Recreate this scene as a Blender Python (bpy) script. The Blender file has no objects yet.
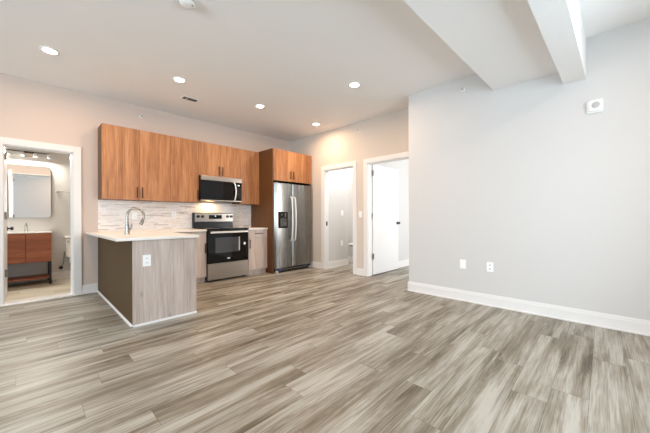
import bpy, bmesh, math, random
from mathutils import Vector, Matrix
random.seed(7)
SC = bpy.context.scene
COL = SC.collection
PI = math.pi

# ------------------------------------------------------------------ camera
cam_data = bpy.data.cameras.new('camera')
cam = bpy.data.objects.new('camera', cam_data)
COL.objects.link(cam)
YAW, ROLL, FPX = 44.05, -0.17, 287.8
cam.location = (0.0, -5.523, 1.109)
cam.rotation_euler = (Matrix.Rotation(math.radians(YAW - 90), 4, 'Z') @ Matrix.Rotation(PI / 2, 4, 'X')
                      @ Matrix.Rotation(math.radians(ROLL), 4, 'Z')).to_euler()
cam_data.sensor_fit = 'HORIZONTAL'
cam_data.sensor_width = 36.0
cam_data.lens = 36.0 * FPX / 650.0
cam_data.shift_y = 1.41 / 650.0
cam_data.clip_start = 0.02
SC.camera = cam

# ------------------------------------------------------------------ world, lights, exposure
world = bpy.data.worlds.new('sky')
SC.world = world
world.use_nodes = True
world.node_tree.nodes['Background'].inputs[0].default_value = (0.80, 0.90, 1.0, 1)
world.node_tree.nodes['Background'].inputs[1].default_value = 0.8

def area(name, loc, target, sx, sy, power, color, spread=180):
    l = bpy.data.lights.new(name, 'AREA')
    l.shape = 'RECTANGLE'; l.size = sx; l.size_y = sy
    l.energy = power; l.color = color; l.spread = math.radians(spread)
    o = bpy.data.objects.new(name, l); COL.objects.link(o)
    o.location = loc
    o.rotation_euler = (Vector(target) - Vector(loc)).to_track_quat('-Z', 'Y').to_euler()
    return o

DAY = (0.70, 0.86, 1.0)
WARM = (1.0, 0.67, 0.43)
SOUTH_WINDOWS = [(1.00, 2.70)]
WZ0, WZ1 = 0.55, 2.45
for a, b in SOUTH_WINDOWS:
    area('window_daylight', ((a + b) / 2, -7.45, (WZ0 + WZ1) / 2), ((a + b) / 2, 0, 1.3), b - a, WZ1 - WZ0, 70, DAY)
WEST_WINDOWS = [(-6.1, -4.4), (-4.0, -2.3)]
for a, b in WEST_WINDOWS:
    area('window_daylight', (-5.25, (a + b) / 2, (WZ0 + WZ1) / 2), (5, (a + b) / 2, 1.3), b - a, WZ1 - WZ0, 120, DAY)
area('bedroom_daylight', (6.3, -5.75, 1.5), (6.3, 0, 1.4), 1.6, 1.7, 86, (0.95, 0.97, 1.0))

SC.view_settings.view_transform = 'Standard'
SC.view_settings.look = 'None'
SC.view_settings.gamma = 1.0
SC.view_settings.use_curve_mapping = False
SC.view_settings.exposure = 0.6
SC.cycles.max_bounces = 10
SC.cycles.diffuse_bounces = 6
SC.cycles.caustics_reflective = False
SC.cycles.sample_clamp_indirect = 6.0

CAN_POWER = 10.5

# ------------------------------------------------------------------ materials
def srgb(r, g, b):
    f = lambda c: (c / 255 / 12.92) if c / 255 <= 0.04045 else ((c / 255 + 0.055) / 1.055) ** 2.4
    return (f(r), f(g), f(b), 1)

def mat(name, color, rough=0.5, metal=0.0, spec=0.5, emit=None, emit_strength=0, bump=0, bump_scale=200, coat=0):
    m = bpy.data.materials.new(name); m.use_nodes = True
    nt = m.node_tree; b = nt.nodes['Principled BSDF']
    b.inputs['Base Color'].default_value = color
    b.inputs['Roughness'].default_value = rough
    b.inputs['Metallic'].default_value = metal
    b.inputs['Specular IOR Level'].default_value = spec
    b.inputs['Coat Weight'].default_value = coat
    if emit:
        b.inputs['Emission Color'].default_value = emit
        b.inputs['Emission Strength'].default_value = emit_strength
    tc = nt.nodes.new('ShaderNodeTexCoord')
    n = nt.nodes.new('ShaderNodeTexNoise'); n.inputs['Scale'].default_value = bump_scale
    nt.links.new(tc.outputs['Object'], n.inputs['Vector'])
    if bump:
        bp = nt.nodes.new('ShaderNodeBump'); bp.inputs['Strength'].default_value = bump; bp.inputs['Distance'].default_value = 0.002
        nt.links.new(n.outputs['Fac'], bp.inputs['Height']); nt.links.new(bp.outputs[0], b.inputs['Normal'])
    return m

class NT:
    """small node helper"""
    def __init__(s, m): s.t = m.node_tree; s.b = s.t.nodes['Principled BSDF']
    def node(s, kind, **kw):
        n = s.t.nodes.new(kind)
        for k, v in kw.items(): setattr(n, k, v)
        return n
    def link(s, a, b): s.t.links.new(a, b)
    def math(s, op, a, b=None, c=None):
        n = s.node('ShaderNodeMath', operation=op)
        for i, v in enumerate((a, b, c)):
            if v is None: continue
            if isinstance(v, (int, float)): n.inputs[i].default_value = v
            else: s.link(v, n.inputs[i])
        return n.outputs[0]
    def comb(s, x, y, z):
        n = s.node('ShaderNodeCombineXYZ')
        for i, v in enumerate((x, y, z)):
            if isinstance(v, (int, float)): n.inputs[i].default_value = v
            else: s.link(v, n.inputs[i])
        return n.outputs[0]
    def noise(s, vec, scale=1, detail=3, rough=0.5, dist=0):
        n = s.node('ShaderNodeTexNoise')
        n.inputs['Scale'].default_value = scale; n.inputs['Detail'].default_value = detail
        n.inputs['Roughness'].default_value = rough; n.inputs['Distortion'].default_value = dist
        s.link(vec, n.inputs['Vector']); return n.outputs['Fac']
    def white(s, vec):
        n = s.node('ShaderNodeTexWhiteNoise', noise_dimensions='3D'); s.link(vec, n.inputs['Vector']); return n.outputs['Value']
    def ramp(s, fac, stops):
        n = s.node('ShaderNodeValToRGB'); e = n.color_ramp.elements
        while len(e) < len(stops): e.new(0.5)
        for i, (p, c) in enumerate(stops): e[i].position = p; e[i].color = c
        s.link(fac, n.inputs[0]); return n.outputs[0]
    def mix(s, fac, a, b, mode='MIX'):
        n = s.node('ShaderNodeMix', data_type='RGBA', blend_type=mode)
        for i, v in ((0, fac), (6, a), (7, b)):
            if isinstance(v, (int, float)): n.inputs[i].default_value = v
            elif isinstance(v, tuple): n.inputs[i].default_value = v
            else: s.link(v, n.inputs[i])
        return n.outputs[2]

def floor_material(name, dark, mid, light, pw=0.182, pl=1.22, rough=0.42):
    m = mat(name, mid, rough, spec=0.45); k = NT(m)
    g = k.node('ShaderNodeNewGeometry'); sp = k.node('ShaderNodeSeparateXYZ'); k.link(g.outputs['Position'], sp.inputs[0])
    x, y = sp.outputs[0], sp.outputs[1]
    ry = k.math('DIVIDE', y, pw); row = k.math('FLOOR', ry); fy = k.math('FRACT', ry)
    ro = k.white(k.comb(row, 3.3, 1.7))
    cx = k.math('ADD', k.math('DIVIDE', x, pl), k.math('MULTIPLY', ro, 7.0)); colm = k.math('FLOOR', cx); fx = k.math('FRACT', cx)
    rnd = k.white(k.comb(row, colm, 5.1))
    off = k.math('MULTIPLY', rnd, 37.0)
    # smoky streaks, elongated along the plank
    v1 = k.comb(k.math('ADD', k.math('MULTIPLY', x, 1.0), off), k.math('MULTIPLY', y, 11.0), off)
    v5 = k.comb(k.math('ADD', k.math('MULTIPLY', x, 1.8), off), k.math('MULTIPLY', y, 34.0), off)
    dark_line = k.ramp(k.noise(v5, 1.0, 3, 0.6, 0.3), [(0.60, (0, 0, 0, 1)), (0.72, (1, 1, 1, 1))])
    streak = k.noise(v1, 1.0, 4, 0.6, 0.35)
    v2 = k.comb(k.math('ADD', k.math('MULTIPLY', x, 3.0), off), k.math('MULTIPLY', y, 90.0), off)
    grain = k.noise(v2, 1.0, 4, 0.65, 0.4)
    # knots with cathedral rings round them
    v4 = k.comb(k.math('ADD', k.math('MULTIPLY', x, 0.85), off), k.math('MULTIPLY', ry, 0.8), off)
    vo = k.node('ShaderNodeTexVoronoi', voronoi_dimensions='2D'); vo.inputs['Scale'].default_value = 1.0; k.link(v4, vo.inputs['Vector'])
    wob = k.math('MULTIPLY', k.math('SUBTRACT', k.noise(v1, 1.6, 2, 0.5), 0.5), 0.35)
    dist = k.math('ADD', vo.outputs['Distance'], wob)
    patch = k.ramp(dist, [(0.02, (1, 1, 1, 1)), (0.55, (0, 0, 0, 1))])
    sc_ = k.node('ShaderNodeSeparateColor'); k.link(vo.outputs['Color'], sc_.inputs[0])
    patch = k.math('MULTIPLY', patch, k.math('ADD', 0.25, k.math('MULTIPLY', sc_.outputs[0], 0.75)))
    ring = k.math('MULTIPLY', k.math('SINE', k.math('MULTIPLY', dist, 75.0)), patch)
    fac = k.math('ADD', k.math('MULTIPLY', streak, 1.15), k.math('MULTIPLY', k.math('SUBTRACT', grain, 0.5), 0.75))
    fac = k.math('ADD', fac, k.math('MULTIPLY', ring, 0.065))
    fac = k.math('SUBTRACT', k.math('ADD', fac, 0.07), k.math('MULTIPLY', patch, 0.30))
    fac = k.math('ADD', fac, k.math('MULTIPLY', k.math('SUBTRACT', rnd, 0.5), 0.11))
    col = k.ramp(fac, [(0.20, dark), (0.50, mid), (0.82, light)])
    col = k.mix(k.math('MULTIPLY', dark_line, 0.5), col, dark)
    kn = k.ramp(dist, [(0.01, (1, 1, 1, 1)), (0.075, (0, 0, 0, 1))])
    col = k.mix(k.math('MULTIPLY', kn, 0.45), col, tuple(c * 0.55 for c in dark[:3]) + (1,))
    seam = k.math('MAXIMUM', k.math('LESS_THAN', fy, 0.014), k.math('LESS_THAN', fx, 0.0022))
    col = k.mix(k.math('MULTIPLY', seam, 0.55), col, tuple(c * 0.45 for c in dark[:3]) + (1,))
    k.link(col, k.b.inputs['Base Color'])
    r = k.math('ADD', rough - 0.06, k.math('MULTIPLY', grain, 0.14)); k.link(r, k.b.inputs['Roughness'])
    bp = k.node('ShaderNodeBump'); bp.inputs['Strength'].default_value = 0.25; bp.inputs['Distance'].default_value = 0.001
    k.link(k.math('SUBTRACT', grain, k.math('MULTIPLY', seam, 1.5)), bp.inputs['Height']); k.link(bp.outputs[0], k.b.inputs['Normal'])
    return m

def wood_material(name, dark, mid, light, rough=0.45, horizontal=False, contrast=1.0):
    m = mat(name, mid, rough, spec=0.4); k = NT(m)
    tc = k.node('ShaderNodeTexCoord'); oi = k.node('ShaderNodeObjectInfo')
    sp = k.node('ShaderNodeSeparateXYZ'); k.link(tc.outputs['Object'], sp.inputs[0])
    o = k.math('MULTIPLY', oi.outputs['Random'], 50.0)
    lat = k.math('ADD', sp.outputs[0], k.math('MULTIPLY', sp.outputs[1], 0.8))
    along, across = (lat, sp.outputs[2]) if horizontal else (sp.outputs[2], lat)
    broad = k.noise(k.comb(k.math('ADD', k.math('MULTIPLY', across, 9.0), o), k.math('MULTIPLY', along, 0.7), o), 1.0, 4, 0.6, 0.15)
    fine = k.noise(k.comb(k.math('ADD', k.math('MULTIPLY', across, 75.0), o), k.math('MULTIPLY', along, 3.0), o), 1.0, 4, 0.6, 0.3)
    vo = k.node('ShaderNodeTexVoronoi'); vo.inputs['Scale'].default_value = 1.0
    k.link(k.comb(k.math('ADD', k.math('MULTIPLY', across, 6.0), o), k.math('MULTIPLY', along, 2.6), o), vo.inputs['Vector'])
    kn = k.ramp(vo.outputs['Distance'], [(0.04, (1, 1, 1, 1)), (0.13, (0, 0, 0, 1))])
    fac = k.math('ADD', k.math('MULTIPLY', k.math('SUBTRACT', broad, 0.5), 1.1 * contrast), k.math('MULTIPLY', k.math('SUBTRACT', fine, 0.5), 0.8 * contrast))
    fac = k.math('ADD', fac, 0.5)
    col = k.ramp(fac, [(0.22, dark), (0.5, mid), (0.78, light)])
    col = k.mix(k.math('MULTIPLY', kn, 0.4), col, tuple(c * 0.6 for c in dark[:3]) + (1,))
    k.link(col, k.b.inputs['Base Color'])
    bp = k.node('ShaderNodeBump'); bp.inputs['Strength'].default_value = 0.12; bp.inputs['Distance'].default_value = 0.001
    k.link(fine, bp.inputs['Height']); k.link(bp.outputs[0], k.b.inputs['Normal'])
    return m

def mosaic_material(name):
    m = mat(name, srgb(230, 222, 212), 0.3, spec=0.5); k = NT(m)
    g = k.node('ShaderNodeNewGeometry'); sp = k.node('ShaderNodeSeparateXYZ'); k.link(g.outputs['Position'], sp.inputs[0])
    rz = k.math('DIVIDE', sp.outputs[2], 0.0150); row = k.math('FLOOR', rz); fz = k.math('FRACT', rz)
    ro = k.white(k.comb(row, 8.3, 2.1)); ln = k.math('ADD', 0.11, k.math('MULTIPLY', k.white(k.comb(row, 1.3, 9.1)), 0.14))
    cx = k.math('ADD', k.math('DIVIDE', sp.outputs[0], ln), k.math('MULTIPLY', ro, 9.0)); c = k.math('FLOOR', cx); fx = k.math('FRACT', cx)
    rnd = k.white(k.comb(row, c, 4.4))
    vein = k.noise(k.comb(k.math('MULTIPLY', sp.outputs[0], 9.0), rnd, k.math('MULTIPLY', sp.outputs[2], 60.0)), 1.0, 4, 0.65, 1.2)
    col = k.ramp(rnd, [(0.0, srgb(198, 184, 172)), (0.05, srgb(214, 202, 192)), (0.10, srgb(236, 225, 216)), (0.5, srgb(244, 236, 229)), (1.0, srgb(248, 242, 236))])
    col = k.mix(k.ramp(vein, [(0.52, (0, 0, 0, 1)), (0.74, (0.8, 0.8, 0.8, 1))]), col, srgb(178, 160, 148))
    grout = k.math('MAXIMUM', k.math('LESS_THAN', fz, 0.09), k.math('LESS_THAN', fx, 0.012))
    col = k.mix(k.math('MULTIPLY', grout, 0.5), col, srgb(206, 194, 184))
    k.link(col, k.b.inputs['Base Color'])
    bp = k.node('ShaderNodeBump'); bp.inputs['Strength'].default_value = 0.4; bp.inputs['Distance'].default_value = 0.002
    k.link(k.math('SUBTRACT', rnd, k.math('MULTIPLY', grout, 1.0)), bp.inputs['Height']); k.link(bp.outputs[0], k.b.inputs['Normal'])
    return m

def steel_material(name, c, rough=0.3, vertical=True):
    m = mat(name, c, rough, 1.0); k = NT(m)
    tc = k.node('ShaderNodeTexCoord'); sp = k.node('ShaderNodeSeparateXYZ'); k.link(tc.outputs['Object'], sp.inputs[0])
    a, b = (90.0, 2.0) if vertical else (2.0, 90.0)
    n = k.noise(k.comb(k.math('MULTIPLY', sp.outputs[0], a), k.math('MULTIPLY', sp.outputs[1], a), k.math('MULTIPLY', sp.outputs[2], b)), 1.0, 3, 0.6)
    k.link(k.math('ADD', rough - 0.06, k.math('MULTIPLY', n, 0.12)), k.b.inputs['Roughness'])
    col = k.mix(n, tuple(x * 0.92 for x in c[:3]) + (1,), tuple(min(1, x * 1.08) for x in c[:3]) + (1,))
    k.link(col, k.b.inputs['Base Color'])
    return m

def speckle_material(name, c, c2, rough=0.25):
    m = mat(name, c, rough); k = NT(m)
    tc = k.node('ShaderNodeTexCoord'); n = k.noise(tc.outputs['Object'], 160, 3, 0.6)
    n2 = k.noise(tc.outputs['Object'], 6, 4, 0.6, 1.0)
    col = k.mix(k.ramp(n, [(0.55, (0, 0, 0, 1)), (0.75, (1, 1, 1, 1))]), c, c2)
    col = k.mix(k.math('MULTIPLY', n2, 0.25), col, c2)
    k.link(col, k.b.inputs['Base Color']); return m

M = {}
M['wall'] = mat('wall_paint', srgb(210, 208, 205), 0.75, spec=0.3, bump=0.05, bump_scale=350)
M['cream'] = mat('lamp_tinted_wall_paint', srgb(214, 197, 185), 0.75, spec=0.3, bump=0.05, bump_scale=350)  # peach glow of the warm lamps put into the kitchen wall colour
M['lamp_tint_pale'] = mat('pale_lamp_tinted_wall_paint', srgb(212, 201, 189), 0.75, spec=0.3, bump=0.05, bump_scale=350)  # weaker warm lamp tint, put into the door wall colour
M['ceiling'] = mat('ceiling_paint', srgb(246, 245, 243), 0.85, spec=0.2, bump=0.05, bump_scale=300)
M['trim'] = mat('trim_paint', srgb(231, 229, 226), 0.35, bump=0.02)
M['door'] = mat('door_paint', srgb(230, 230, 229), 0.4, bump=0.02)
M['floor'] = floor_material('grey_oak_planks', srgb(73, 64, 49), srgb(126, 119, 104), srgb(176, 174, 165))
M['bath_floor'] = floor_material('bathroom_planks', srgb(160, 150, 130), srgb(190, 182, 164), srgb(212, 206, 190), 0.3, 0.6, 0.4)
M['oak'] = wood_material('honey_oak', srgb(124, 80, 48), srgb(162, 111, 71), srgb(188, 138, 97))
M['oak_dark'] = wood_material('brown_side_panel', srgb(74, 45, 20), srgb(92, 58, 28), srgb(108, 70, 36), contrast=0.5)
M['greige'] = wood_material('greige_oak', srgb(165, 148, 136), srgb(190, 174, 163), srgb(210, 197, 188), contrast=0.9)
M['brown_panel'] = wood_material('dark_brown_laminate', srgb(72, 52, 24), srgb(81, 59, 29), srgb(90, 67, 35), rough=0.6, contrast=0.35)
M['walnut'] = wood_material('red_walnut', srgb(120, 66, 40), srgb(152, 88, 56), srgb(176, 110, 74), horizontal=True)
M['bronze'] = mat('dark_bronze', srgb(70, 48, 36), 0.4, 0.7)
M['black'] = mat('black_enamel', srgb(22, 22, 23), 0.3)
M['black_metal'] = mat('black_metal', srgb(38, 38, 40), 0.4, 0.4)
M['black_glass'] = mat('black_glass', srgb(9, 9, 10), 0.06, spec=0.35)
M['window_glass_dark'] = mat('oven_window_glass', srgb(58, 58, 62), 0.06, spec=0.8)
M['steel'] = steel_material('brushed_steel', srgb(170, 163, 154), 0.30, vertical=False)
M['steel_dark'] = steel_material('dark_stainless', srgb(142, 141, 137), 0.27)
M['chrome'] = steel_material('polished_nickel', srgb(210, 206, 200), 0.14)
M['nickel'] = steel_material('brushed_nickel', srgb(150, 143, 134), 0.25)
M['silver'] = mat('bright_handle_satin', srgb(226, 224, 219), 0.35, 0.35)
M['quartz'] = speckle_material('cream_quartz', srgb(238, 232, 222), srgb(224, 215, 202))
M['mosaic'] = mosaic_material('marble_strip_mosaic')
M['white_plastic'] = mat('white_plastic', srgb(246, 246, 244), 0.35, bump=0.02)
M['grey_plastic'] = mat('grey_plastic', srgb(186, 186, 182), 0.4)
M['slot'] = mat('dark_slot', srgb(70, 68, 66), 0.6)
M['vent_grey'] = mat('vent_grey', srgb(96, 90, 84), 0.5)
M['porcelain'] = mat('porcelain', srgb(244, 243, 240), 0.12, coat=0.3)
M['mirror'] = mat('mirror_silver', (0.92, 0.92, 0.92, 1), 0.01, 1.0)
M['lens'] = mat('lamp_lens', (1, 0.95, 0.88, 1), 0.5, emit=(1.0, 0.90, 0.76, 1), emit_strength=14)
M['shade'] = mat('lit_glass_shade', (.42, .42, .41, 1), 0.4, emit=(1.0, 0.96, 0.9, 1), emit_strength=0.1)
M['display'] = mat('display_digits', (0.5, 0.7, 0.75, 1), 0.5, emit=(0.75, 0.9, 1.0, 1), emit_strength=0.9)
M['blue_label'] = mat('blue_film', srgb(58, 74, 112), 0.4)
M['marble'] = speckle_material('white_marble_sill', srgb(242, 240, 236), srgb(222, 218, 212))

def pane_material():
    m = bpy.data.materials.new('window_pane'); m.use_nodes = True; t = m.node_tree
    t.nodes.remove(t.nodes['Principled BSDF']); out = t.nodes['Material Output']
    tr = t.nodes.new('ShaderNodeBsdfTransparent'); gl = t.nodes.new('ShaderNodeBsdfGlossy'); gl.inputs['Roughness'].default_value = 0.02
    fr = t.nodes.new('ShaderNodeFresnel'); fr.inputs[0].default_value = 1.2; mx = t.nodes.new('ShaderNodeMixShader')
    t.links.new(fr.outputs[0], mx.inputs[0]); t.links.new(tr.outputs[0], mx.inputs[1]); t.links.new(gl.outputs[0], mx.inputs[2]); t.links.new(mx.outputs[0], out.inputs[0])
    return m
M['pane'] = pane_material()

# ------------------------------------------------------------------ mesh builder
ORG = {}
class MB:
    def __init__(s): s.bm = bmesh.new()
    def box(s, x0, x1, y0, y1, z0, z1, bev=0.0, seg=2):
        bm = s.bm; x0, x1 = min(x0, x1), max(x0, x1); y0, y1 = min(y0, y1), max(y0, y1); z0, z1 = min(z0, z1), max(z0, z1)
        r = bmesh.ops.create_cube(bm, size=1.0)
        for v in r['verts']:
            v.co = Vector(((x0 + x1) / 2 + v.co.x * (x1 - x0), (y0 + y1) / 2 + v.co.y * (y1 - y0), (z0 + z1) / 2 + v.co.z * (z1 - z0)))
        if bev:
            es = list({e for v in r['verts'] for e in v.link_edges})
            bmesh.ops.bevel(bm, geom=es, offset=bev, segments=seg, affect='EDGES', profile=0.5)
        return s
    def prism(s, pts, axis, a, b, bev=0.0):
        """polygon pts in the two other axes (in x,y,z order) extruded along axis from a to b"""
        def mk(p, c):
            l = list(p); l.insert(axis, c); return Vector(l)
        bm = s.bm
        va = [bm.verts.new(mk(p, a)) for p in pts]; vb = [bm.verts.new(mk(p, b)) for p in pts]
        f1 = bm.faces.new(va); f2 = bm.faces.new(list(reversed(vb))); fs = [f1, f2]
        n = len(pts)
        for i in range(n): fs.append(bm.faces.new((va[i], vb[i], vb[(i + 1) % n], va[(i + 1) % n])))
        bmesh.ops.recalc_face_normals(bm, faces=fs)
        if bev: bmesh.ops.bevel(bm, geom=list(set(f1.edges) | set(f2.edges)), offset=bev, segments=2, affect='EDGES')
        return s
    def tube(s, pts, r, n=12, cap=True):
        bm = s.bm; P = [Vector(p) for p in pts]; R = r if isinstance(r, (list, tuple)) else [r] * len(P)
        T = [(P[min(i + 1, len(P) - 1)] - P[max(i - 1, 0)]).normalized() for i in range(len(P))]
        up = Vector((0, 0, 1)) if abs(T[0].z) < 0.9 else Vector((1, 0, 0))
        u = T[0].cross(up).normalized(); rings = []
        for i, p in enumerate(P):
            u = (u - T[i] * u.dot(T[i])).normalized(); w = T[i].cross(u)
            rings.append([bm.verts.new(p + (u * math.cos(2 * PI * k / n) + w * math.sin(2 * PI * k / n)) * R[i]) for k in range(n)])
        fs = []
        for i in range(len(P) - 1):
            for k in range(n): fs.append(bm.faces.new((rings[i][k], rings[i][(k + 1) % n], rings[i + 1][(k + 1) % n], rings[i + 1][k])))
        if cap: fs.append(bm.faces.new(rings[0])); fs.append(bm.faces.new(list(reversed(rings[-1]))))
        bmesh.ops.recalc_face_normals(bm, faces=fs)
        return s
    def cyl(s, c, axis, r, l, n=24, r2=None):
        d = Vector((0, 0, 0)); d[axis] = l
        return s.tube([Vector(c), Vector(c) + d], [r, r if r2 is None else r2], n)
    def lathe(s, c, prof, n=32, axis=2, sx=1, sy=1):
        """prof: (radius, height) list; rotated about axis through c"""
        bm = s.bm; rings = []
        for r, h in prof:
            ring = []
            for k in range(n):
                a, b = r * math.cos(2 * PI * k / n) * sx, r * math.sin(2 * PI * k / n) * sy
                v = [a, b]; v.insert(axis, h); ring.append(bm.verts.new(Vector(c) + Vector(v)))
            rings.append(ring)
        fs = []
        for i in range(len(rings) - 1):
            for k in range(n): fs.append(bm.faces.new((rings[i][k], rings[i][(k + 1) % n], rings[i + 1][(k + 1) % n], rings[i + 1][k])))
        fs.append(bm.faces.new(rings[0])); fs.append(bm.faces.new(rings[-1]))
        bmesh.ops.recalc_face_normals(bm, faces=fs)
        return s
    def build(s, name, m, parent=None, smooth=False, org=None):
        o0 = ORG[parent.name] if parent else (Vector(org) if org is not None else Vector((0, 0, 0)))
        for v in s.bm.verts: v.co -= o0
        me = bpy.data.meshes.new(name); s.bm.to_mesh(me); s.bm.free()
        if smooth:
            for p in me.polygons: p.use_smooth = True
            try: me.set_sharp_from_angle(angle=math.radians(40))
            except Exception: pass
        me.materials.append(m)
        o = bpy.data.objects.new(name, me); COL.objects.link(o)
        if parent: o.parent = parent
        else: o.location = o0
        ORG[o.name] = o0
        return o

def thing(name, label, cat, loc, group=None):
    o = bpy.data.objects.new(name, None); COL.objects.link(o)
    o.empty_display_size = 0.1; o.location = loc; ORG[o.name] = Vector(loc)
    o['label'] = label; o['category'] = cat
    if group: o['group'] = group
    return o
def tag(o, label, cat, group=None):
    o['label'] = label; o['category'] = cat
    if group: o['group'] = group
    return o
def struct(o):
    o['kind'] = 'structure'; return o
def dup(root, loc, label):
    r = root.copy(); COL.objects.link(r); r.location = loc; r['label'] = label
    for ch in list(root.children):
        c = ch.copy(); COL.objects.link(c); c.parent = r
        for g in list(ch.children):
            d = g.copy(); COL.objects.link(d); d.parent = c
    return r
def bx(*a): return MB().box(*a)
def arc(cx, cy, r, a0, a1, n):
    return [(cx + r * math.cos(math.radians(a0 + (a1 - a0) * i / n)), cy + r * math.sin(math.radians(a0 + (a1 - a0) * i / n))) for i in range(n + 1)]
def rrect(x0, x1, z0, z1, r, n=6):
    return arc(x1 - r, z1 - r, r, 0, 90, n) + arc(x0 + r, z1 - r, r, 90, 180, n) + arc(x0 + r, z0 + r, r, 180, 270, n) + arc(x1 - r, z0 + r, r, 270, 360, n)

# ================================================================== SETTING
H, XD, XR = 2.97, 4.48, 4.04
WEST, SOUTH = -5.0, -7.2
# floor
struct(bx(WEST - .1, 8.2, SOUTH - .1, -0.04, -0.1, 0).box(4.48, 8.2, -0.04, 0.5, -0.1, 0).build('floor', M['floor']))
struct(bx(-0.6, 2.2, 0.16, 1.9, -0.1, 0).build('floor_bathroom', M['bath_floor']))
struct(bx(-0.3, 0.56, -0.04, 0.16, -0.1, 0.016, 0.003).build('trim_5', M['marble']))
struct(bx(WEST - .1, 8.2, SOUTH - .1, 2.0, H, H + .1).build('ceiling', M['ceiling']))
BK = 0.0302  # the dropped beams run slightly off the wall direction
struct(MB().prism([(WEST, -5.215 + BK * (XR - WEST)), (XR, -5.215), (XR, -4.543), (WEST, -4.543 + BK * (XR - WEST))], 2, 2.69, H).build('ceiling_soffit', M['ceiling']))
struct(MB().prism([(WEST, -5.397 + BK * (XR - WEST)), (XR, -5.397), (XR, -5.215), (WEST, -5.215 + BK * (XR - WEST))], 2, 2.548, H).build('ceiling_beam', M['ceiling']))
# kitchen wall with the bathroom doorway
BL, BR, BT = -0.215, 0.462, 2.065
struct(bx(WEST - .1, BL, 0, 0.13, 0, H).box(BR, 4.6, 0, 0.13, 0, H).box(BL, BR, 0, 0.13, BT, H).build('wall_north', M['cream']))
# door wall
D1A, D1B, D2A, D2B, DT = -1.175, -1.968, -2.315, -3.25, 2.135
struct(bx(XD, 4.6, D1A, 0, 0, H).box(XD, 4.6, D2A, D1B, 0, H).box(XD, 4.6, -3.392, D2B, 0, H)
       .box(XD, 4.6, D1B, D1A, DT, H).box(XD, 4.6, D2B, D2A, DT, H).build('wall_east', M['lamp_tint_pale']))
struct(bx(XR, 4.6, SOUTH, -3.392, 0, H).build('wall_right', M['wall']))
# wall behind the camera with three windows, west wall
w = MB(); xs = WEST - .1
for a, b in SOUTH_WINDOWS:
    w.box(xs, a, SOUTH - .12, SOUTH, 0, H); w.box(a, b, SOUTH - .12, SOUTH, 0, WZ0); w.box(a, b, SOUTH - .12, SOUTH, WZ1, H); xs = b
w.box(xs, 4.6, SOUTH - .12, SOUTH, 0, H)
struct(w.build('wall_south', M['wall']))
w = MB(); ys = SOUTH
for a, b in WEST_WINDOWS:
    w.box(WEST - .1, WEST, ys, a, 0, H); w.box(WEST - .1, WEST, a, b, 0, WZ0); w.box(WEST - .1, WEST, a, b, WZ1, H); ys = b
w.box(WEST - .1, WEST, ys, 0, 0, H)
struct(w.build('wall_west', M['wall']))
for i, (a, b) in enumerate(WEST_WINDOWS):
    f = MB().box(WEST - .08, WEST - .02, a, a + .05, WZ0, WZ1).box(WEST - .08, WEST - .02, b - .05, b, WZ0, WZ1)
    f.box(WEST - .08, WEST - .02, a, b, WZ0, WZ0 + .05).box(WEST - .08, WEST - .02, a, b, WZ1 - .05, WZ1).box(WEST - .075, WEST - .025, a, b, 1.48, 1.52)
    fo = struct(f.build('window_%d' % (i + 3), M['trim'])); ORG[fo.name] = Vector((0, 0, 0))
    bx(WEST - .053, WEST - .047, a + .05, b - .05, WZ0 + .05, WZ1 - .05).build('pane', M['pane'], fo)
    bx(WEST - .02, WEST + .05, a - .04, b + .04, WZ0 - .03, WZ0).build('window_sill', M['trim'], fo)
for i, (a, b) in enumerate(SOUTH_WINDOWS):
    f = MB().box(a, a + .05, SOUTH - .1, SOUTH - .03, WZ0, WZ1).box(b - .05, b, SOUTH - .1, SOUTH - .03, WZ0, WZ1)
    f.box(a, b, SOUTH - .1, SOUTH - .03, WZ0, WZ0 + .05).box(a, b, SOUTH - .1, SOUTH - .03, WZ1 - .05, WZ1).box(a, b, SOUTH - .09, SOUTH - .04, 1.48, 1.52)
    fo = struct(f.build('window_%d' % (i + 1), M['trim'])); ORG[fo.name] = Vector((0, 0, 0))
    bx(a + .05, b - .05, SOUTH - .068, SOUTH - .062, WZ0 + .05, WZ1 - .05).build('pane', M['pane'], fo)
    bx(a - .04, b + .04, SOUTH - .03, SOUTH + .05, WZ0 - .03, WZ0).build('window_sill', M['trim'], fo)
# bedroom behind door_2
struct(bx(4.6, 8.2, -2.245, -2.13, 0, H).build('wall_bedroom_north', M['wall']))
struct(bx(8.1, 8.2, -5.6, -2.245, 0, H).build('wall_bedroom_east', M['wall']))
struct(bx(4.6, 5.5, -5.7, -5.6, 0, H).box(7.1, 8.2, -5.7, -5.6, 0, H).box(5.5, 7.1, -5.7, -5.6, 0, .6).box(5.5, 7.1, -5.7, -5.6, 2.4, H).build('wall_bedroom_south', M['wall']))
wf = struct(bx(5.5, 5.55, -5.68, -5.62, .6, 2.4).box(7.05, 7.1, -5.68, -5.62, .6, 2.4).box(5.5, 7.1, -5.68, -5.62, .6, .65).box(5.5, 7.1, -5.68, -5.62, 2.35, 2.4).build('window_5', M['trim']))
bx(5.55, 7.05, -5.653, -5.647, .65, 2.35).build('pane', M['pane'], wf)
# small hall behind the narrow doorway
struct(bx(4.6, 5.315, -1.15, -1.03, 0, H).build('wall_hall_north', M['wall']))
struct(bx(5.62, 5.74, -2.13, 0.3, 0, H).build('wall_hall_east', M['wall']))
struct(bx(4.6, 5.62, 0.2, 0.3, 0, H).build('wall_hall_end', M['wall']))
# bathroom shell
struct(bx(-0.6, 2.2, 1.727, 1.85, 0, H).build('wall_bathroom_back', M['wall']))
struct(bx(-0.52, -0.42, 0.13, 1.727, 0, H).build('wall_bathroom_left', M['wall']))
struct(bx(2.1, 2.2, 0.13, 1.727, 0, H).build('wall_bathroom_right', M['wall']))

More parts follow.
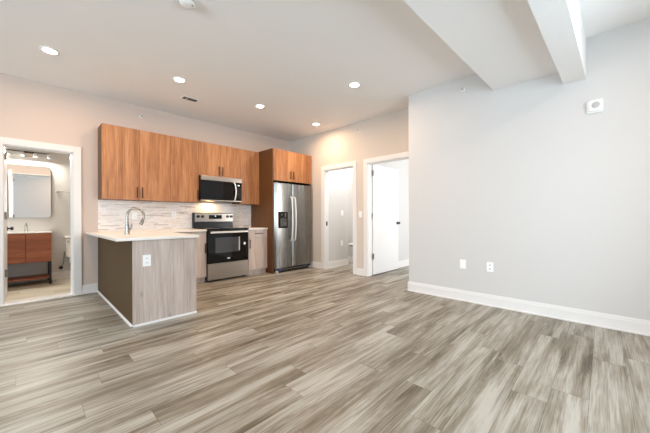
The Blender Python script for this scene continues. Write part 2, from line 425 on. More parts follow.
# baseboards (profiled: board + thin cap)
def baseboard(name, pts, z=0.13, t=0.016):
    m = MB()
    for (x0, y0, x1, y1, nx, ny) in pts:
        xa, xb = sorted((x0, x1)); ya, yb = sorted((y0, y1))
        def seg(tt, z0, z1, bev=0):
            X0, X1, Y0, Y1 = xa, xb, ya, yb
            if nx: X0, X1 = (xa, xa + tt) if nx > 0 else (xa - tt, xa)
            else: Y0, Y1 = (ya, ya + tt) if ny > 0 else (ya - tt, ya)
            m.box(X0, X1, Y0, Y1, z0, z1, bev)
        seg(t, 0, z - .03); seg(t * 0.65, z - .03, z - .012); seg(t * 0.35, z - .012, z); seg(t + .012, 0, 0.016)
    return struct(m.build(name, M['trim']))
baseboard('baseboard_right', [(XR, SOUTH, XR, -3.392, -1, 0), (XR - .016, -3.392, XD, -3.392, 0, 1)], 0.14)
baseboard('baseboard_east', [(XD, -0.03, XD, D1A + .09, -1, 0), (XD, D1B - .09, XD, D2A + .09, -1, 0)])
baseboard('baseboard_north', [(BR + .09, 0, 0.738, 0, 0, -1)])
baseboard('baseboard_west', [(WEST, SOUTH, WEST, 0, 1, 0)])
baseboard('baseboard_bedroom', [(4.62, -2.245, 8.1, -2.245, 0, -1)], 0.14)
baseboard('baseboard_hall', [(4.6, -1.15, 5.315, -1.15, 0, -1), (5.62, -2.1, 5.62, .2, -1, 0)], 0.14)
baseboard('baseboard_bathroom', [(0.30, 1.727, 2.1, 1.727, 0, -1)], 0.13)

# casings and jambs
cw = 0.09
m = MB().box(BR, BR + cw, -.02, 0, 0, BT + cw, .004).box(BL - cw, BL, -.02, 0, 0, BT + cw, .004).box(BL, BR, -.02, 0, BT, BT + cw, .004)
m.box(BR - .012, BR, 0, .13, .016, BT, .001).box(BL, BL + .006, 0, .13, .016, BT, .001).box(BL, BR, 0, .13, BT - .012, BT, .001)
m.box(BR - .025, BR - .012, .05, .085, .016, BT - .012)
struct(m.build('trim_1', M['trim']))
def casing_x(name, a, b, zt):
    m = MB().box(XD - .02, XD, a, a + cw, 0, zt + cw, .004).box(XD - .02, XD, b - cw, b, 0, zt + cw, .004).box(XD - .02, XD, b, a, zt, zt + cw, .004)
    m.box(XD, 4.6, a - .012, a, 0, zt, .001).box(XD, 4.6, b, b + .012, 0, zt, .001).box(XD, 4.6, b, a, zt - .012, zt, .001)
    m.box(XD + .045, XD + .08, b + .012, b + .024, 0, zt - .012)
    return struct(m.build(name, M['trim']))
t2 = casing_x('trim_2', D1A, D1B, DT)
t3 = casing_x('trim_3', D2A, D2B, DT)
ORG[t2.name] = ORG[t3.name] = Vector((0, 0, 0))
sp = bx(4.515, 4.56, D1A - .0145, D1A - .012, .94, 1.03, .001).build('strike_plate', M['black_metal'], t2); sp['label'] = 'black strike plate'

# ---- doors
def knob(mb, p, d, axis, r=0.028):
    """rose, neck and round knob along axis from p in direction d"""
    pts = [(0.032, 0), (0.032, 0.008), (0.011, 0.010), (0.011, 0.032), (r * .8, 0.036), (r, 0.048), (r * .9, 0.060), (r * .45, 0.066)]
    return mb.lathe(p, [(a, h * d) for a, h in pts], 20, axis)
d1 = struct(bx(-.247, -.208, .135, .80, .02, 2.04, .002).build('door_1', M['door']))
ORG[d1.name] = Vector((0, 0, 0))
kb = MB(); knob(kb, (-.208, .735, .968), 1, 0); knob(kb, (-.247, .735, .968), -1, 0)
k1 = kb.build('door_knob', M['black_metal'], d1, True); k1['label'] = 'black door knob'
for z in (.392, 1.15, 1.938):
    MB().cyl((-.200, .122, z - .05), 2, .012, .10, 12).box(-.2075, -.2045, .13, .165, z - .05, z + .05).build('hinge', M['nickel'], d1)
d2 = struct(bx(4.619, 5.565, -2.345, -2.307, .012, 2.145, .002).build('door_2', M['door']))
ORG[d2.name] = Vector((0, 0, 0))
kb = MB(); knob(kb, (5.51, -2.345, .995), -1, 1)
k2 = kb.build('door_knob', M['black_metal'], d2, True); k2['label'] = 'black door knob'
for z in (.366, 1.143, 1.967):
    MB().cyl((4.607, -2.354, z - .055), 2, .012, .11, 12).box(4.590, 4.640, -2.349, -2.3455, z - .05, z + .05).build('hinge', M['nickel'], d2)

# ================================================================== KITCHEN CABINETS
def bar_handle(p, length, axis, parent, out=-1):
    """flat bar pull on a -y facing door; p = centre on door face"""
    x, y, z = p; m = MB(); h = length / 2; w = 0.0075
    if axis == 'z':
        m.box(x - w, x + w, y - .030, y - .020, z - h, z + h, .002)
        for s in (-1, 1): m.box(x - .005, x + .005, y - .021, y + .0005, z + s * (h - .015) - .005, z + s * (h - .015) + .005)
    else:
        m.box(x - h, x + h, y - .030, y - .020, z - w, z + w, .002)
        for s in (-1, 1): m.box(x + s * (h - .015) - .005, x + s * (h - .015) + .005, y - .021, y + .0005, z - .005, z + .005)
    return m.build('handle', M['bronze'], parent)

def door_front(parent, x0, x1, z0, z1, yf, m, name='door', t=.019):
    return bx(x0 + .0015, x1 - .0015, yf, yf + t, z0, z1, .0015).build(name, m, parent)

ZB, ZT = 1.398, 2.486
UY = -.335
G_W = 'honey oak wall cabinets over the counter'
def wall_cabinet(label, x0, x1, z0, z1, doors, yf=UY, group=G_W, left_panel=False, back=-.001):
    t = thing('wall_cabinet', label, 'cabinet', ((x0 + x1) / 2, back, z0), group)
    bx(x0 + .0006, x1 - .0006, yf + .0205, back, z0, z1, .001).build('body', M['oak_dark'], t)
    for a, b, hx, hz in doors:
        d = door_front(t, a, b, z0 - .004, z1, yf, M['oak'])
        if hx: bar_handle((hx, yf, hz), .165, 'z', d)
    return t
wall_cabinet('wide two-door honey oak wall cabinet at left end, beside bathroom door', .744, 1.655, ZB, ZT,
             [(.744, 1.215, 1.181, 1.51), (1.215, 1.655, 1.250, 1.51)])
wall_cabinet('single-door honey oak wall cabinet just left of the microwave', 1.655, 2.128, ZB, ZT, [(1.655, 2.128, 2.103, 1.525)])
wall_cabinet('short two-door honey oak wall cabinet directly above the microwave', 2.128, 2.940, 1.885, ZT,
             [(2.128, 2.534, 2.499, 1.992), (2.534, 2.940, 2.569, 1.992)])
wall_cabinet('single-door honey oak wall cabinet between microwave and refrigerator surround', 2.940, 3.383, ZB, ZT, [(2.940, 3.383, None, 0)])

# refrigerator surround
t = thing('refrigerator_cabinet', 'tall honey oak surround with two-door cabinet above the refrigerator', 'cabinet', (3.9, -.01, 0))
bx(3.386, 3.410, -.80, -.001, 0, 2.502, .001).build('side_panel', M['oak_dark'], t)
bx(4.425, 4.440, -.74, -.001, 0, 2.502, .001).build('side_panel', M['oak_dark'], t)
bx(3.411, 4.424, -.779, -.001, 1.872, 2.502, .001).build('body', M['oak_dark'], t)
for a, b, hx in ((3.411, 3.868, 3.837), (3.868, 4.440, 3.912)):
    d = door_front(t, a, b, 1.868, 2.502, -.80, M['oak']); bar_handle((hx, -.80, 2.008), .155, 'z', d)

# base cabinets
def base_cabinet(label, x0, x1, fronts, group='greige base cabinets either side of the range'):
    t = thing('base_cabinet', label, 'cabinet', ((x0 + x1) / 2, -.3, 0), group)
    bx(x0, x1, -.60, -.012, .10, .882, .001).build('body', M['greige'], t)
    bx(x0, x1, -.555, -.54, 0, .10).build('toe_kick', M['greige'], t)
    for kind, a, b, z0, z1, hp, ax in fronts:
        d = door_front(t, a, b, z0, z1, -.62, M['greige'], kind)
        if hp: bar_handle((hp[0], -.62, hp[1]), hp[2], ax, d)
    return t
base_cabinet('greige wood base cabinet left of the range, half hidden by peninsula', 1.41, 2.137,
             [('door', 1.41, 2.137, .10, .878, (2.113, .596, .165), 'z')])
base_cabinet('narrow greige wood base cabinet with drawer between range and refrigerator', 2.950, 3.384,
             [('drawer', 2.950, 3.384, .735, .878, (3.177, .807, .19), 'x'), ('door', 2.950, 3.384, .10, .731, (2.976, .61, .17), 'z')])

# peninsula
PX0, PX1, PY = .743, 1.381, -2.08
t = thing('peninsula_cabinet', 'greige wood kitchen peninsula with dark brown left side', 'kitchen island', (1.06, -1.05, 0))
bx(PX0 + .019, PX1 - .02, PY + .019, -.012, .10, .882).build('body', M['greige'], t)
e = bx(PX0, PX1, PY, PY + .018, 0, .882, .001).build('end_panel', M['greige'], t)
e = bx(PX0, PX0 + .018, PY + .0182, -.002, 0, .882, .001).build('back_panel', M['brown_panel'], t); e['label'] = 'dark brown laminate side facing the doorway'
tr = MB().prism([(PX0 - .014, 0), (PX0 - .001, 0), (PX0 - .001, .022), (PX0 - .008, .020), (PX0 - .014, .012)], 1, PY - .014, -.018)
tr.prism([(PY - .014, 0), (PY - .001, 0), (PY - .001, .022), (PY - .008, .020), (PY - .014, .012)], 0, PX0 - .014, PX1)
e = tr.build('shoe_moulding', M['trim'], t); e['label'] = 'white shoe moulding'
for a, b in ((-2.06, -1.36), (-1.36, -.66)):
    dd = bx(PX1 - .019, PX1, a + .0015, b - .0015, .10, .878, .0015).build('door', M['greige'], t)

CZ0, CZ1 = .884, .914
ct = MB().prism([(.598, -2.11), (1.402, -2.11), (1.402, -.64), (2.137, -.64), (2.137, -.011), (.598, -.011)], 2, CZ0, CZ1, .003)
tag(ct.build('countertop', M['quartz'], None, org=(1.0, -1.0, CZ0)), 'large cream quartz countertop over the peninsula and left counter', 'countertop')
tag(bx(2.950, 3.384, -.64, -.011, CZ0, CZ1, .003).build('countertop', M['quartz'], None, org=(3.15, -.3, CZ0)),
    'small cream quartz countertop piece between range and refrigerator', 'countertop')
bs = bx(.745, 3.385, -.010, -.001, CZ0, 1.397).build('backsplash', M['mosaic'])
tag(bs, 'marble strip mosaic backsplash under the wall cabinets', 'backsplash')

# faucet
FX, FY = .835, -1.40
t = thing('kitchen_faucet', 'brushed nickel gooseneck faucet on the peninsula counter', 'faucet', (FX, FY, CZ1))
MB().lathe((FX, FY, CZ1 + .0005), [(.030, 0), (.030, .006), (.024, .012), (.022, .10), (.017, .13)], 24).build('base', M['nickel'], t, True)
pts = [(FX, FY, CZ1 + .12), (FX, FY, CZ1 + .19)]
R = .088
for a in range(180, -31, -10):
    pts.append((FX + R + R * math.cos(math.radians(a)), FY, CZ1 + .225 + .098 * math.sin(math.radians(a))))
MB().tube(pts, .0135, 14).build('spout', M['nickel'], t, True)
p = Vector(pts[-1]); d = (Vector(pts[-1]) - Vector(pts[-2])).normalized()
MB().tube([p - d * .004, p + d * .02, p + d * .055, p + d * .065], [.015, .020, .022, .018], 16).build('spray_head', M['nickel'], t, True)
MB().tube([(FX + .018, FY, CZ1 + .06), (FX + .040, FY, CZ1 + .075), (FX + .048, FY - .004, CZ1 + .13)], [.012, .011, .007], 12).build('handle', M['nickel'], t, True)

# ================================================================== RANGE
RX0, RX1 = 2.142, 2.926
t = thing('range', 'stainless steel electric range with black oven door', 'stove', (2.53, -.34, 0))
bx(RX0, RX1, -.62, -.02, .03, .905, .002).build('body', M['black'], t)
cook = bx(RX0 - .002, RX1 + .002, -.665, -.075, .906, .924, .004).build('cooktop', M['black_glass'], t)
for cx, cy, r in ((2.34, -.50, .10), (2.72, -.50, .085), (2.34, -.23, .075), (2.72, -.23, .10)):
    MB().lathe((cx, cy, .9242), [(r, 0), (r, .0006), (r - .004, .0008), (r - .004, 0)], 40).build('burner_ring', M['grey_plastic'], cook)
for sx in (RX0 + .05, RX1 - .05):
    for sy in (-.57, -.08): MB().cyl((sx, sy, 0), 2, .02, .03, 12).build('foot', M['black'], t)
# back guard
MB().prism([(-.075, .925), (-.012, .925), (-.012, 1.215), (-.055, 1.215), (-.085, 1.200), (-.085, 1.035), (-.075, 1.03)], 0, RX0 - .012, RX1 - .004, .002).build('backguard', M['black'], t)
pn = MB().prism([(-.092, 1.045), (-.0855, 1.045), (-.0855, 1.199), (-.092, 1.199)], 0, RX0 + .010, RX1 - .012, .001).build('control_panel', M['steel'], t); pn['label'] = 'brushed steel control panel'
dsp = bx(2.415, 2.675, -.0945, -.092, 1.095, 1.172, .001).build('display', M['black_glass'], pn)
MB().box(2.53, 2.56, -.0955, -.0945, 1.146, 1.158).build('clock_digits', M['display'], pn)
for i in range(5):
    for bxx in (2.43, 2.58): bx(bxx + i * .018, bxx + .012 + i * .018, -.0955, -.0945, 1.108, 1.116).build('touch_button', M['slot'], pn)
for kx in (2.211, 2.295, 2.795, 2.873):
    MB().lathe((kx, -.0922, 1.143), [(.029, 0), (.029, -.006), (.025, -.022), (.023, -.026)], 24, 1).box(kx - .004, kx + .004, -.126, -.116, 1.122, 1.164, .001).build('knob', M['black'], pn, True)
# oven door
od = bx(RX0 + .004, RX1 - .004, -.665, -.622, .322, .893, .004).build('oven_door', M['black_glass'], t)
bx(2.275, 2.745, -.6665, -.6652, .500, .768, .0005).build('oven_window', M['window_glass_dark'], od)
bx(2.19, 2.88, -.6665, -.6652, .875, .889, .0005).build('door_cap', M['black'], od)
hb = MB().box(2.172, 2.896, -.712, -.694, .846, .878, .006)
for hx in (2.20, 2.868): hb.box(hx - .012, hx + .012, -.696, -.664, .851, .873, .003)
hb.build('handle', M['silver'], od)
MB().lathe((2.520, -.6655, .392), [(.030, 0), (.030, -.0012)], 28, 1, 1, .36).build('badge', M['silver'], od)
MB().prism(rrect(2.822, 2.862, .615, .660, .012), 1, -.6666, -.6652).build('sticker', M['white_plastic'], od)
bx(2.722, 2.744, -.6672, -.6664, .52, .768).build('energy_tag', M['grey_plastic'], od)
bx(RX0 + .004, RX1 - .004, -.660, -.622, .035, .318, .005).build('drawer', M['steel'], t)

# ================================================================== MICROWAVE
MX0, MX1, MZ0, MZ1 = 2.136, 2.932, 1.428, 1.878
t = thing('microwave', 'over-the-range stainless and black microwave', 'microwave', (2.53, -.2, MZ0))
bx(MX0, MX1, -.375, -.011, MZ0, MZ1, .003).build('body', M['black'], t)
bx(MX0, MX1, -.412, -.3752, 1.795, MZ1 - .001, .004).build('vent_panel', M['steel'], t)
md = bx(MX0, 2.795, -.410, -.3752, 1.447, 1.792, .005).build('door', M['black_glass'], t)
bx(2.20, 2.70, -.4115, -.4102, 1.49, 1.75, .0005).build('door_window', M['black_glass'], md)
hp = [(2.768, -.409, 1.79), (2.770, -.432, 1.775)] + [(2.772 + .016 * math.sin(PI * i / 8), -.444 - .010 * math.sin(PI * i / 8), 1.765 - i * .0365) for i in range(9)] + [(2.772, -.432, 1.462), (2.772, -.409, 1.452)]
MB().tube(hp, .0125, 12).build('handle', M['silver'], md, True)
cp = bx(2.798, MX1, -.410, -.3752, 1.447, 1.792, .004).build('control_panel', M['black_glass'], t)
MB().box(2.845, 2.885, -.4112, -.4102, 1.735, 1.752).build('clock_digits', M['display'], cp)
for r in range(5):
    for c in range(3): bx(2.832 + c * .028, 2.848 + c * .028, -.4112, -.4102, 1.50 + r * .042, 1.512 + r * .042).build('keypad_button', M['slot'], cp)
bx(MX0, MX1, -.405, -.3752, MZ0, 1.444, .002).build('bottom_trim', M['steel'], t)
ml = bpy.data.lights.new('cooktop_lamp', 'AREA'); ml.shape = 'RECTANGLE'; ml.size = .12; ml.size_y = .05; ml.energy = 2.2; ml.color = (1, .62, .28)
mlo = bpy.data.objects.new('cooktop_lamp', ml); COL.objects.link(mlo); mlo.parent = t; mlo.location = (-.10, .10, -.006)
mlo.rotation_euler = (math.radians(-8), 0, 0)

# ================================================================== REFRIGERATOR
t = thing('refrigerator', 'stainless side-by-side refrigerator with water dispenser', 'refrigerator', (3.9, -.4, 0))
bx(3.425, 4.418, -.745, -.03, .02, 1.822, .004).build('body', M['steel_dark'], t)
def fridge_door(x0, x1, name='door'):
    z0, z1, yb, yf = .098, 1.815, -.752, -.845
    n = 16; pts = []
    for i in range(n + 1):
        u = -1 + 2 * i / n
        pts.append((x0 + (x1 - x0) * i / n, yf + .014 * abs(u) ** 2 + .030 * max(0, abs(u) - .86) ** 2 / .0196 * .9))
    return MB().prism(pts + [(x1, yb), (x0, yb)], 2, z0, z1, .003).build(name, M['steel_dark'], t, True)
fl = fridge_door(3.418, 3.853)
fr = fridge_door(3.861, 4.436)
def fridge_handle(x, parent):
    z0, z1 = .640, 1.545
    pts = [(x, -.845, z1), (x, -.880, z1 - .012)] + [(x, -.888 - .030 * math.sin(PI * i / 12), z1 - .03 - (z1 - z0 - .06) * i / 12) for i in range(13)] + [(x, -.880, z0 + .012), (x, -.845, z0)]
    MB().tube(pts, .0145, 12).build('handle', M['silver'], parent, True)
fridge_handle(3.806, fl); fridge_handle(3.897, fr)
dp = MB().prism(rrect(3.500, 3.722, .905, 1.235, .012, 3), 1, -.857, -.832, .002).build('dispenser', M['black_glass'], fl); dp['label'] = 'black water and ice dispenser'
MB().box(3.535, 3.690, -.8585, -.8572, .94, 1.10, .001).box(3.60, 3.625, -.866, -.858, 1.02, 1.12, .002).build('dispenser_recess', M['slot'], fl)
bx(3.56, 3.585, -.8588, -.8572, 1.165, 1.195).build('dispenser_button', M['vent_grey'], fl)
bx(3.645, 3.68, -.8588, -.8572, 1.13, 1.21).build('dispenser_button', M['vent_grey'], fl)
MB().lathe((3.655, -.858, .995), [(.028, 0), (.03, -.008), (.012, -.012)], 20, 1).build('dispenser_paddle', M['vent_grey'], fl, True)
gr = MB().box(3.44, 4.42, -.80, -.7455, .024, .092, .004)
gr.build('grille', M['black'], t)
bx(3.64, 4.30, -.806, -.8005, .045, .062, .001).build('grille_strip', M['steel_dark'], t)
for x in (3.45, 4.36): MB().box(x, x + .06, -.822, -.748, .0, .05, .006).build('foot', M['grey_plastic'], t)
bx(3.53, 3.62, -.8075, -.8005, .034, .085).build('energy_film', M['blue_label'], t)
for a in (3.45, 4.355): bx(a, a + .06, -.83, -.70, 1.8232, 1.842, .004).build('hinge_cover', M['black'], t)

# ================================================================== WALL PLATES, ALARMS, SPRINKLERS
def outlet_y(label, x, z, yw, facing=-1, name='wall_outlet', m='white_plastic', group=None, w=.075, h=.12):
    """duplex outlet on a wall facing -y"""
    t = thing(name, label, 'outlet', (x, yw, z), group)
    MB().prism(rrect(x - w / 2, x + w / 2, z - h / 2, z + h / 2, .006, 3), 1, yw - .006, yw - .0005, .001).build('plate', M[m], t)
    for s in (-1, 1):
        r = MB().prism(rrect(x - .017, x + .017, z + s * .024 - .014, z + s * .024 + .014, .006, 3), 1, yw - .0085, yw - .006).build('receptacle', M[m], t)
        MB().box(x - .008, x - .005, yw - .0092, yw - .0085, z + s * .024 - .005, z + s * .024 + .006).box(x + .005, x + .008, yw - .0092, yw - .0085, z + s * .024 - .005, z + s * .024 + .006).build('slots', M['slot'], r)
    return t
outlet_y('white duplex outlet on the peninsula end panel', .869, .668, PY)
outlet_y('white outlet on the backsplash behind the faucet', 1.218, 1.155, -.010)
outlet_y('white outlet on the backsplash midway between faucet and range', 1.82, 1.17, -.010)
outlet_y('white outlet low on the wall inside the narrow doorway', 5.074, .525, -1.15)
t = thing('light_switch', 'white light switch on the wall inside the narrow doorway', 'switch', (5.091, -1.15, 1.222))
MB().prism(rrect(5.053, 5.129, 1.162, 1.282, .006, 3), 1, -1.156, -1.1505).build('plate', M['white_plastic'], t)
bx(5.075, 5.107, -1.161, -1.1562, 1.188, 1.256, .002).build('rocker', M['white_plastic'], t)

def plate_x(name, label, cat, xw, y, z, w=.075, h=.12, duplex=False):
    t = thing(name, label, cat, (xw, y, z))
    MB().prism(rrect(y - w / 2, y + w / 2, z - h / 2, z + h / 2, .006, 3), 0, xw - .006, xw - .0005, .001).build('plate', M['white_plastic'], t)
    if duplex:
        for s in (-1, 1):
            r = MB().prism(rrect(y - .017, y + .017, z + s * .024 - .014, z + s * .024 + .014, .006, 3), 0, xw - .0085, xw - .006).build('receptacle', M['white_plastic'], t)
            MB().box(xw - .0092, xw - .0085, y - .009, y - .004, z + s * .024 - .006, z + s * .024 + .007).box(xw - .0092, xw - .0085, y + .004, y + .009, z + s * .024 - .006, z + s * .024 + .007).build('slots', M['slot'], r)
    return t
plate_x('wall_outlet', 'white duplex outlet low on the large right wall', 'outlet', XR, -4.498, .486, duplex=True)
t = plate_x('blank_plate', 'plain white cover plate left of the outlet on right wall', 'cover plate', XR, -4.175, .488)
for s in (-1, 1): MB().cyl((XR - .0062, -4.175, .488 + s * .042), 0, .003, -.001, 10).build('screw', M['grey_plastic'], t)
t = plate_x('light_switch', 'white light switch between the two doorways', 'switch', XD, -2.146, 1.173)
bx(XD - .011, XD - .0062, -2.162, -2.130, 1.139, 1.207, .002).build('rocker', M['white_plastic'], t)

# fire alarm strobe
t = thing('alarm_sounder', 'square white fire alarm sounder high on right wall', 'alarm', (XR, -5.464, 2.235))
MB().prism(rrect(-5.524, -5.400, 2.176, 2.296, .014), 0, XR - .012, XR - .0005, .002).build('back_plate', M['white_plastic'], t)
MB().prism(rrect(-5.524, -5.418, 2.188, 2.296, .018), 0, XR - .050, XR - .0122, .006).build('housing', M['white_plastic'], t, True)
MB().lathe((XR - .0502, -5.470, 2.243), [(.032, 0), (.032, -.003), (.026, -.007), (.01, -.009)], 28, 0).build('speaker_grille', M['grey_plastic'], t, True)

# sidewall sprinklers
G_S = 'sidewall sprinkler heads'
def sprinkler(label, p, ax):
    t = thing('sprinkler_head', label, 'sprinkler', p, G_S); x, y, z = p
    MB().lathe(p, [(.024, -.0005), (.024, -.005), (.016, -.012), (.012, -.016)], 24, ax).build('escutcheon', M['white_plastic'], t, True)
    d = [Vector((-1, 0, 0)), Vector((0, -1, 0))][ax]; P = Vector(p); s = Vector((0, 1, 0)) if ax == 0 else Vector((1, 0, 0))
    mb = MB().tube([P + d * .014, P + d * .03], .009, 10)
    mb.tube([P + d * .028 + s * .008, P + d * .045 + s * .012, P + d * .062], .003, 8).tube([P + d * .028 - s * .008, P + d * .045 - s * .012, P + d * .062], .003, 8)
    mb.build('frame', M['chrome'], t, True)
    a = P + d * .062
    if ax == 0: MB().box(a.x - .002, a.x + .001, a.y - .014, a.y + .014, a.z - .004, a.z + .012).build('deflector', M['grey_plastic'], t)
    else: MB().box(a.x - .014, a.x + .014, a.y - .002, a.y + .001, a.z - .004, a.z + .012).build('deflector', M['grey_plastic'], t)
sprinkler('small sprinkler head on kitchen wall above the left wall cabinet', (1.316, 0, 2.80), 1)
sprinkler('small sprinkler head on the wall above the two doorways', (XD, -2.132, 2.80), 0)
sprinkler('small sprinkler head at top of the large right wall', (XR, -4.188, 2.806), 0)

# recessed lights
G_L = 'round recessed ceiling lights'
def can_light(label, x, y):
    t = thing('recessed_light', label, 'ceiling light', (x, y, H), G_L)
    MB().lathe((x, y, H), [(.062, -.0005), (.085, -.0005), (.085, -.004), (.080, -.008), (.064, -.010), (.060, -.004)], 40).build('trim_ring', M['white_plastic'], t, True)
    MB().lathe((x, y, H), [(.059, -.001), (.059, -.006), (.03, -.0075)], 40).build('lens', M['lens'], t, True)
    l = bpy.data.lights.new('lamp', 'AREA'); l.shape = 'DISK'; l.size = .11; l.energy = CAN_POWER; l.color = WARM; l.spread = math.radians(175)
    o = bpy.data.objects.new('lamp', l); COL.objects.link(o); o.parent = t; o.location = (0, 0, -.014)
    return t
LIGHTS = [('recessed light leftmost in the kitchen row, nearest the bathroom door', .177, -1.126),
          ('recessed light in the kitchen row beside the ceiling vent', 1.421, -1.443),
          ('recessed light in the kitchen row out from the range', 2.689, -1.43),
          ('recessed light in the kitchen row nearest the corner by refrigerator', 3.979, -1.434),
          ('recessed light set apart from the row, in front of the doorways', 3.179, -3.03),
          ('recessed light behind the deep beam, nearest the large right wall', 2.5, -6.35),
          ('recessed light behind the deep beam, nearest the left-hand windows', .9, -6.3)]
c0 = can_light(*LIGHTS[0])
for lb, x, y in LIGHTS[1:]:
    c = dup(c0, (x, y, H), lb)
    if y < -5:                                     # these two are dimmed
        for ch in c.children:
            if ch.type == 'LIGHT': ch.data = ch.data.copy(); ch.data.energy = CAN_POWER * 1.0

# vent
t = thing('ceiling_vent', 'small rectangular ceiling vent with dark louvres', 'vent', (1.763, -.90, H))
vx0, vx1, vy0, vy1 = 1.640, 1.886, -.965, -.835
MB().box(vx0, vx1, vy0, vy0 + .018, H - .008, H - .0005).box(vx0, vx1, vy1 - .018, vy1, H - .008, H - .0005).box(vx0, vx0 + .018, vy0 + .018, vy1 - .018, H - .008, H - .0005).box(vx1 - .018, vx1, vy0 + .018, vy1 - .018, H - .008, H - .0005).box(1.715, 1.722, vy0 + .018, vy1 - .018, H - .008, H - .0005).build('frame', M['white_plastic'], t)
bx(vx0 + .018, vx1 - .018, vy0 + .018, vy1 - .018, H - .002, H - .0008).build('duct_opening', M['slot'], t)
lv = MB()
for i in range(5):
    y = vy0 + .03 + i * .018
    lv.prism([(y, H - .0022), (y + .009, H - .008), (y + .010, H - .008), (y + .002, H - .0022)], 0, vx0 + .018, vx1 - .018)
lv.build('louvres', M['vent_grey'], t)
# smoke detector
t = thing('smoke_detector', 'round white smoke detector on the ceiling', 'smoke detector', (.955, -2.97, H))
MB().lathe((.955, -2.97, H), [(.070, -.0005), (.070, -.012), (.066, -.026), (.050, -.040), (.02, -.044)], 36).build('housing', M['white_plastic'], t, True)
MB().lathe((.955, -2.97, H), [(.067, -.0262), (.068, -.024), (.0715, -.018), (.0715, -.014), (.0702, -.0122)], 36).build('vent_ring', M['grey_plastic'], t, True)
MB().cyl((.985, -3.0, H - .0412), 2, .005, -.004, 10).build('indicator', M['slot'], t)

# ================================================================== BATHROOM
VX0, VX1, VY = -.325, .285, 1.25
t = thing('bathroom_vanity', 'reddish walnut vanity with black legs and open shelf', 'vanity', (-.02, 1.48, 0))
bx(VX0 + .0006, VX1 - .0006, VY + .02, 1.722, .385, .868, .002).build('body', M['oak_dark'], t)
bx(VX0, -.0245, VY, VY + .019, .389, .866, .002).build('door', M['walnut'], t)
bx(-.0175, VX1, VY, VY + .019, .389, .866, .002).build('door', M['walnut'], t)
bx(VX0 - .008, VX1 + .008, VY - .012, 1.724, .870, .893, .004).build('sink_top', M['porcelain'], t)
for x in (VX0, VX1 - .03):
    for y in (VY + .005, 1.69): bx(x, x + .03, y, y + .03, 0, .384, .002).build('leg', M['black_metal'], t)
    bx(x + .002, x + .028, VY + .036, 1.689, .095, .12).build('rail', M['black_metal'], t)
bx(VX0 + .031, VX1 - .031, VY + .01, 1.715, .1, .118, .002).build('shelf', M['walnut'], t)
t = thing('vanity_faucet', 'small chrome faucet on the bathroom vanity', 'faucet', (-.018, 1.60, .894))
MB().lathe((-.018, 1.60, .894), [(.026, 0), (.026, .006), (.021, .01), (.020, .11), (.016, .118)], 20).build('body', M['chrome'], t, True)
MB().tube([(-.018, 1.585, .975), (-.018, 1.53, .985), (-.018, 1.47, .97)], [.013, .012, .010], 12).build('spout', M['chrome'], t, True)
MB().tube([(-.018, 1.60, 1.012), (-.018, 1.60, 1.03), (-.018, 1.56, 1.045)], [.012, .012, .007], 12).build('lever', M['chrome'], t, True)
t = thing('wall_mirror', 'rounded rectangular mirror above the bathroom vanity', 'mirror', (-.02, 1.725, 1.12))
MB().prism(rrect(-.338, .300, 1.125, 2.045, .055, 8), 1, 1.700, 1.726).build('frame', M['steel'], t)
MB().prism(rrect(-.332, .294, 1.131, 2.039, .050, 8), 1, 1.6975, 1.6998).build('glass', M['mirror'], t)
t = thing('vanity_light', 'dark bar vanity light with glass shades above bathroom mirror', 'wall light', (.02, 1.725, 2.31))
bx(-.06, .10, 1.705, 1.726, 2.20, 2.28, .004).build('back_plate', M['chrome'], t)
MB().box(-.245, .285, 1.652, 1.666, 2.263, 2.278, .003).box(.01, .03, 1.664, 1.706, 2.263, 2.277).build('bar', M['black_metal'], t)
for x in (-.23, -.06, .10, .27):
    s = MB().lathe((x, 1.659, 2.2625), [(.014, 0), (.022, -.010), (.026, -.070), (.024, -.070), (.018, -.012)], 20).build('shade', M['shade'], t, True)
bl = bpy.data.lights.new('lamp', 'AREA'); bl.shape = 'RECTANGLE'; bl.size = .5; bl.size_y = .1; bl.energy = 23; bl.color = (1, .95, .86)
blo = bpy.data.objects.new('lamp', bl); COL.objects.link(blo); blo.parent = t; blo.location = (0, -.12, -.09); blo.rotation_euler = (math.radians(-35), 0, 0)
t = thing('towel_bar', 'thin chrome towel bar on the bathroom wall', 'towel bar', (.62, 1.727, 1.6))
MB().tube([(.378, 1.665, 1.602), (.90, 1.665, 1.602)], .007, 12).build('bar', M['chrome'], t, True)
for x in (.384, .894): MB().box(x - .016, x + .016, 1.650, 1.7262, 1.586, 1.618, .003).build('bracket', M['chrome'], t)
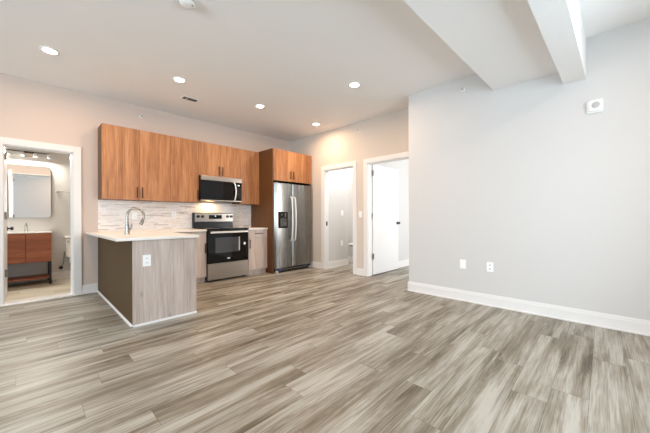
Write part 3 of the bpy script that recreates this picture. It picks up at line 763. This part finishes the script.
# toilet
TX = .70
t = thing('toilet', 'white toilet beside the bathroom vanity', 'toilet', (TX, 1.45, 0))
MB().box(TX - .213, TX + .215, 1.535, 1.715, .40, .745, .03, 4).build('tank', M['porcelain'], t, True)
MB().box(TX - .225, TX + .225, 1.525, 1.720, .746, .785, .012, 3).build('tank_lid', M['porcelain'], t, True)
MB().lathe((TX, 1.24, 0), [(.11, 0), (.12, .02), (.105, .10), (.115, .18), (.165, .30), (.185, .385), (.18, .395), (.15, .39)], 32, 2, 1, 1.35).box(TX - .10, TX + .10, 1.40, 1.62, 0, .30, .03, 3).box(TX - .17, TX + .17, 1.42, 1.70, .30, .398, .02, 3).build('bowl', M['porcelain'], t, True)
MB().lathe((TX, 1.24, .398), [(.188, 0), (.19, .012), (.185, .018), (.12, .018)], 32, 2, 1, 1.35).build('seat', M['porcelain'], t, True)
MB().lathe((TX, 1.24, .417), [(.186, 0), (.188, .012), (.17, .02)], 32, 2, 1, 1.35).build('seat_lid', M['porcelain'], t, True)
MB().tube([(TX - .19, 1.534, .69), (TX - .19, 1.515, .69), (TX - .12, 1.512, .685)], [.012, .01, .007], 10).build('flush_lever', M['chrome'], t, True)
t = thing('supply_valve', 'chrome shut-off valve with hose by the toilet', 'valve', (.43, 1.727, .2))
MB().lathe((.43, 1.7265, .20), [(.03, 0), (.03, -.006), (.012, -.012), (.012, -.06), (.018, -.062), (.018, -.09), (.01, -.092)], 20, 1).build('valve_body', M['black_metal'], t, True)
MB().tube([(.43, 1.65, .21), (.44, 1.65, .25), (.462, 1.655, .30), (.470, 1.66, .40), (.476, 1.66, .50)], .006, 10).build('hose', M['nickel'], t, True)

# ================================================================== BEHIND THE NARROW DOORWAY
tag(bx(5.40, 5.618, -1.60, -1.08, 2.04, 2.42, .004).build('wall_box', M['white_plastic'], None, org=(5.5, -1.3, 2.04)),
    'white wall-mounted box high up behind the narrow doorway', 'wall cabinet')
t = thing('wall_ledge', 'low white ledge behind the narrow doorway', 'shelf', (5.5, -1.3, .44))
bx(5.38, 5.602, -1.60, -1.09, .455, .492, .003).build('shelf_board', M['white_plastic'], t)
bx(5.42, 5.602, -1.56, -1.11, .425, .454, .002).build('bracket', M['slot'], t)
area('hall_fill', (5.46, -.5, 2.90), (5.46, -.9, 0), .2, .2, 30, (.96, .98, 1))  # unseen fill light added to brighten the dark recess
hl = area('hall_fill', (5.0, -1.75, 2.90), (5.05, -1.6, 0), .3, .3, 15, (.96, .98, 1))  # unseen fill light put in to brighten the hall walls
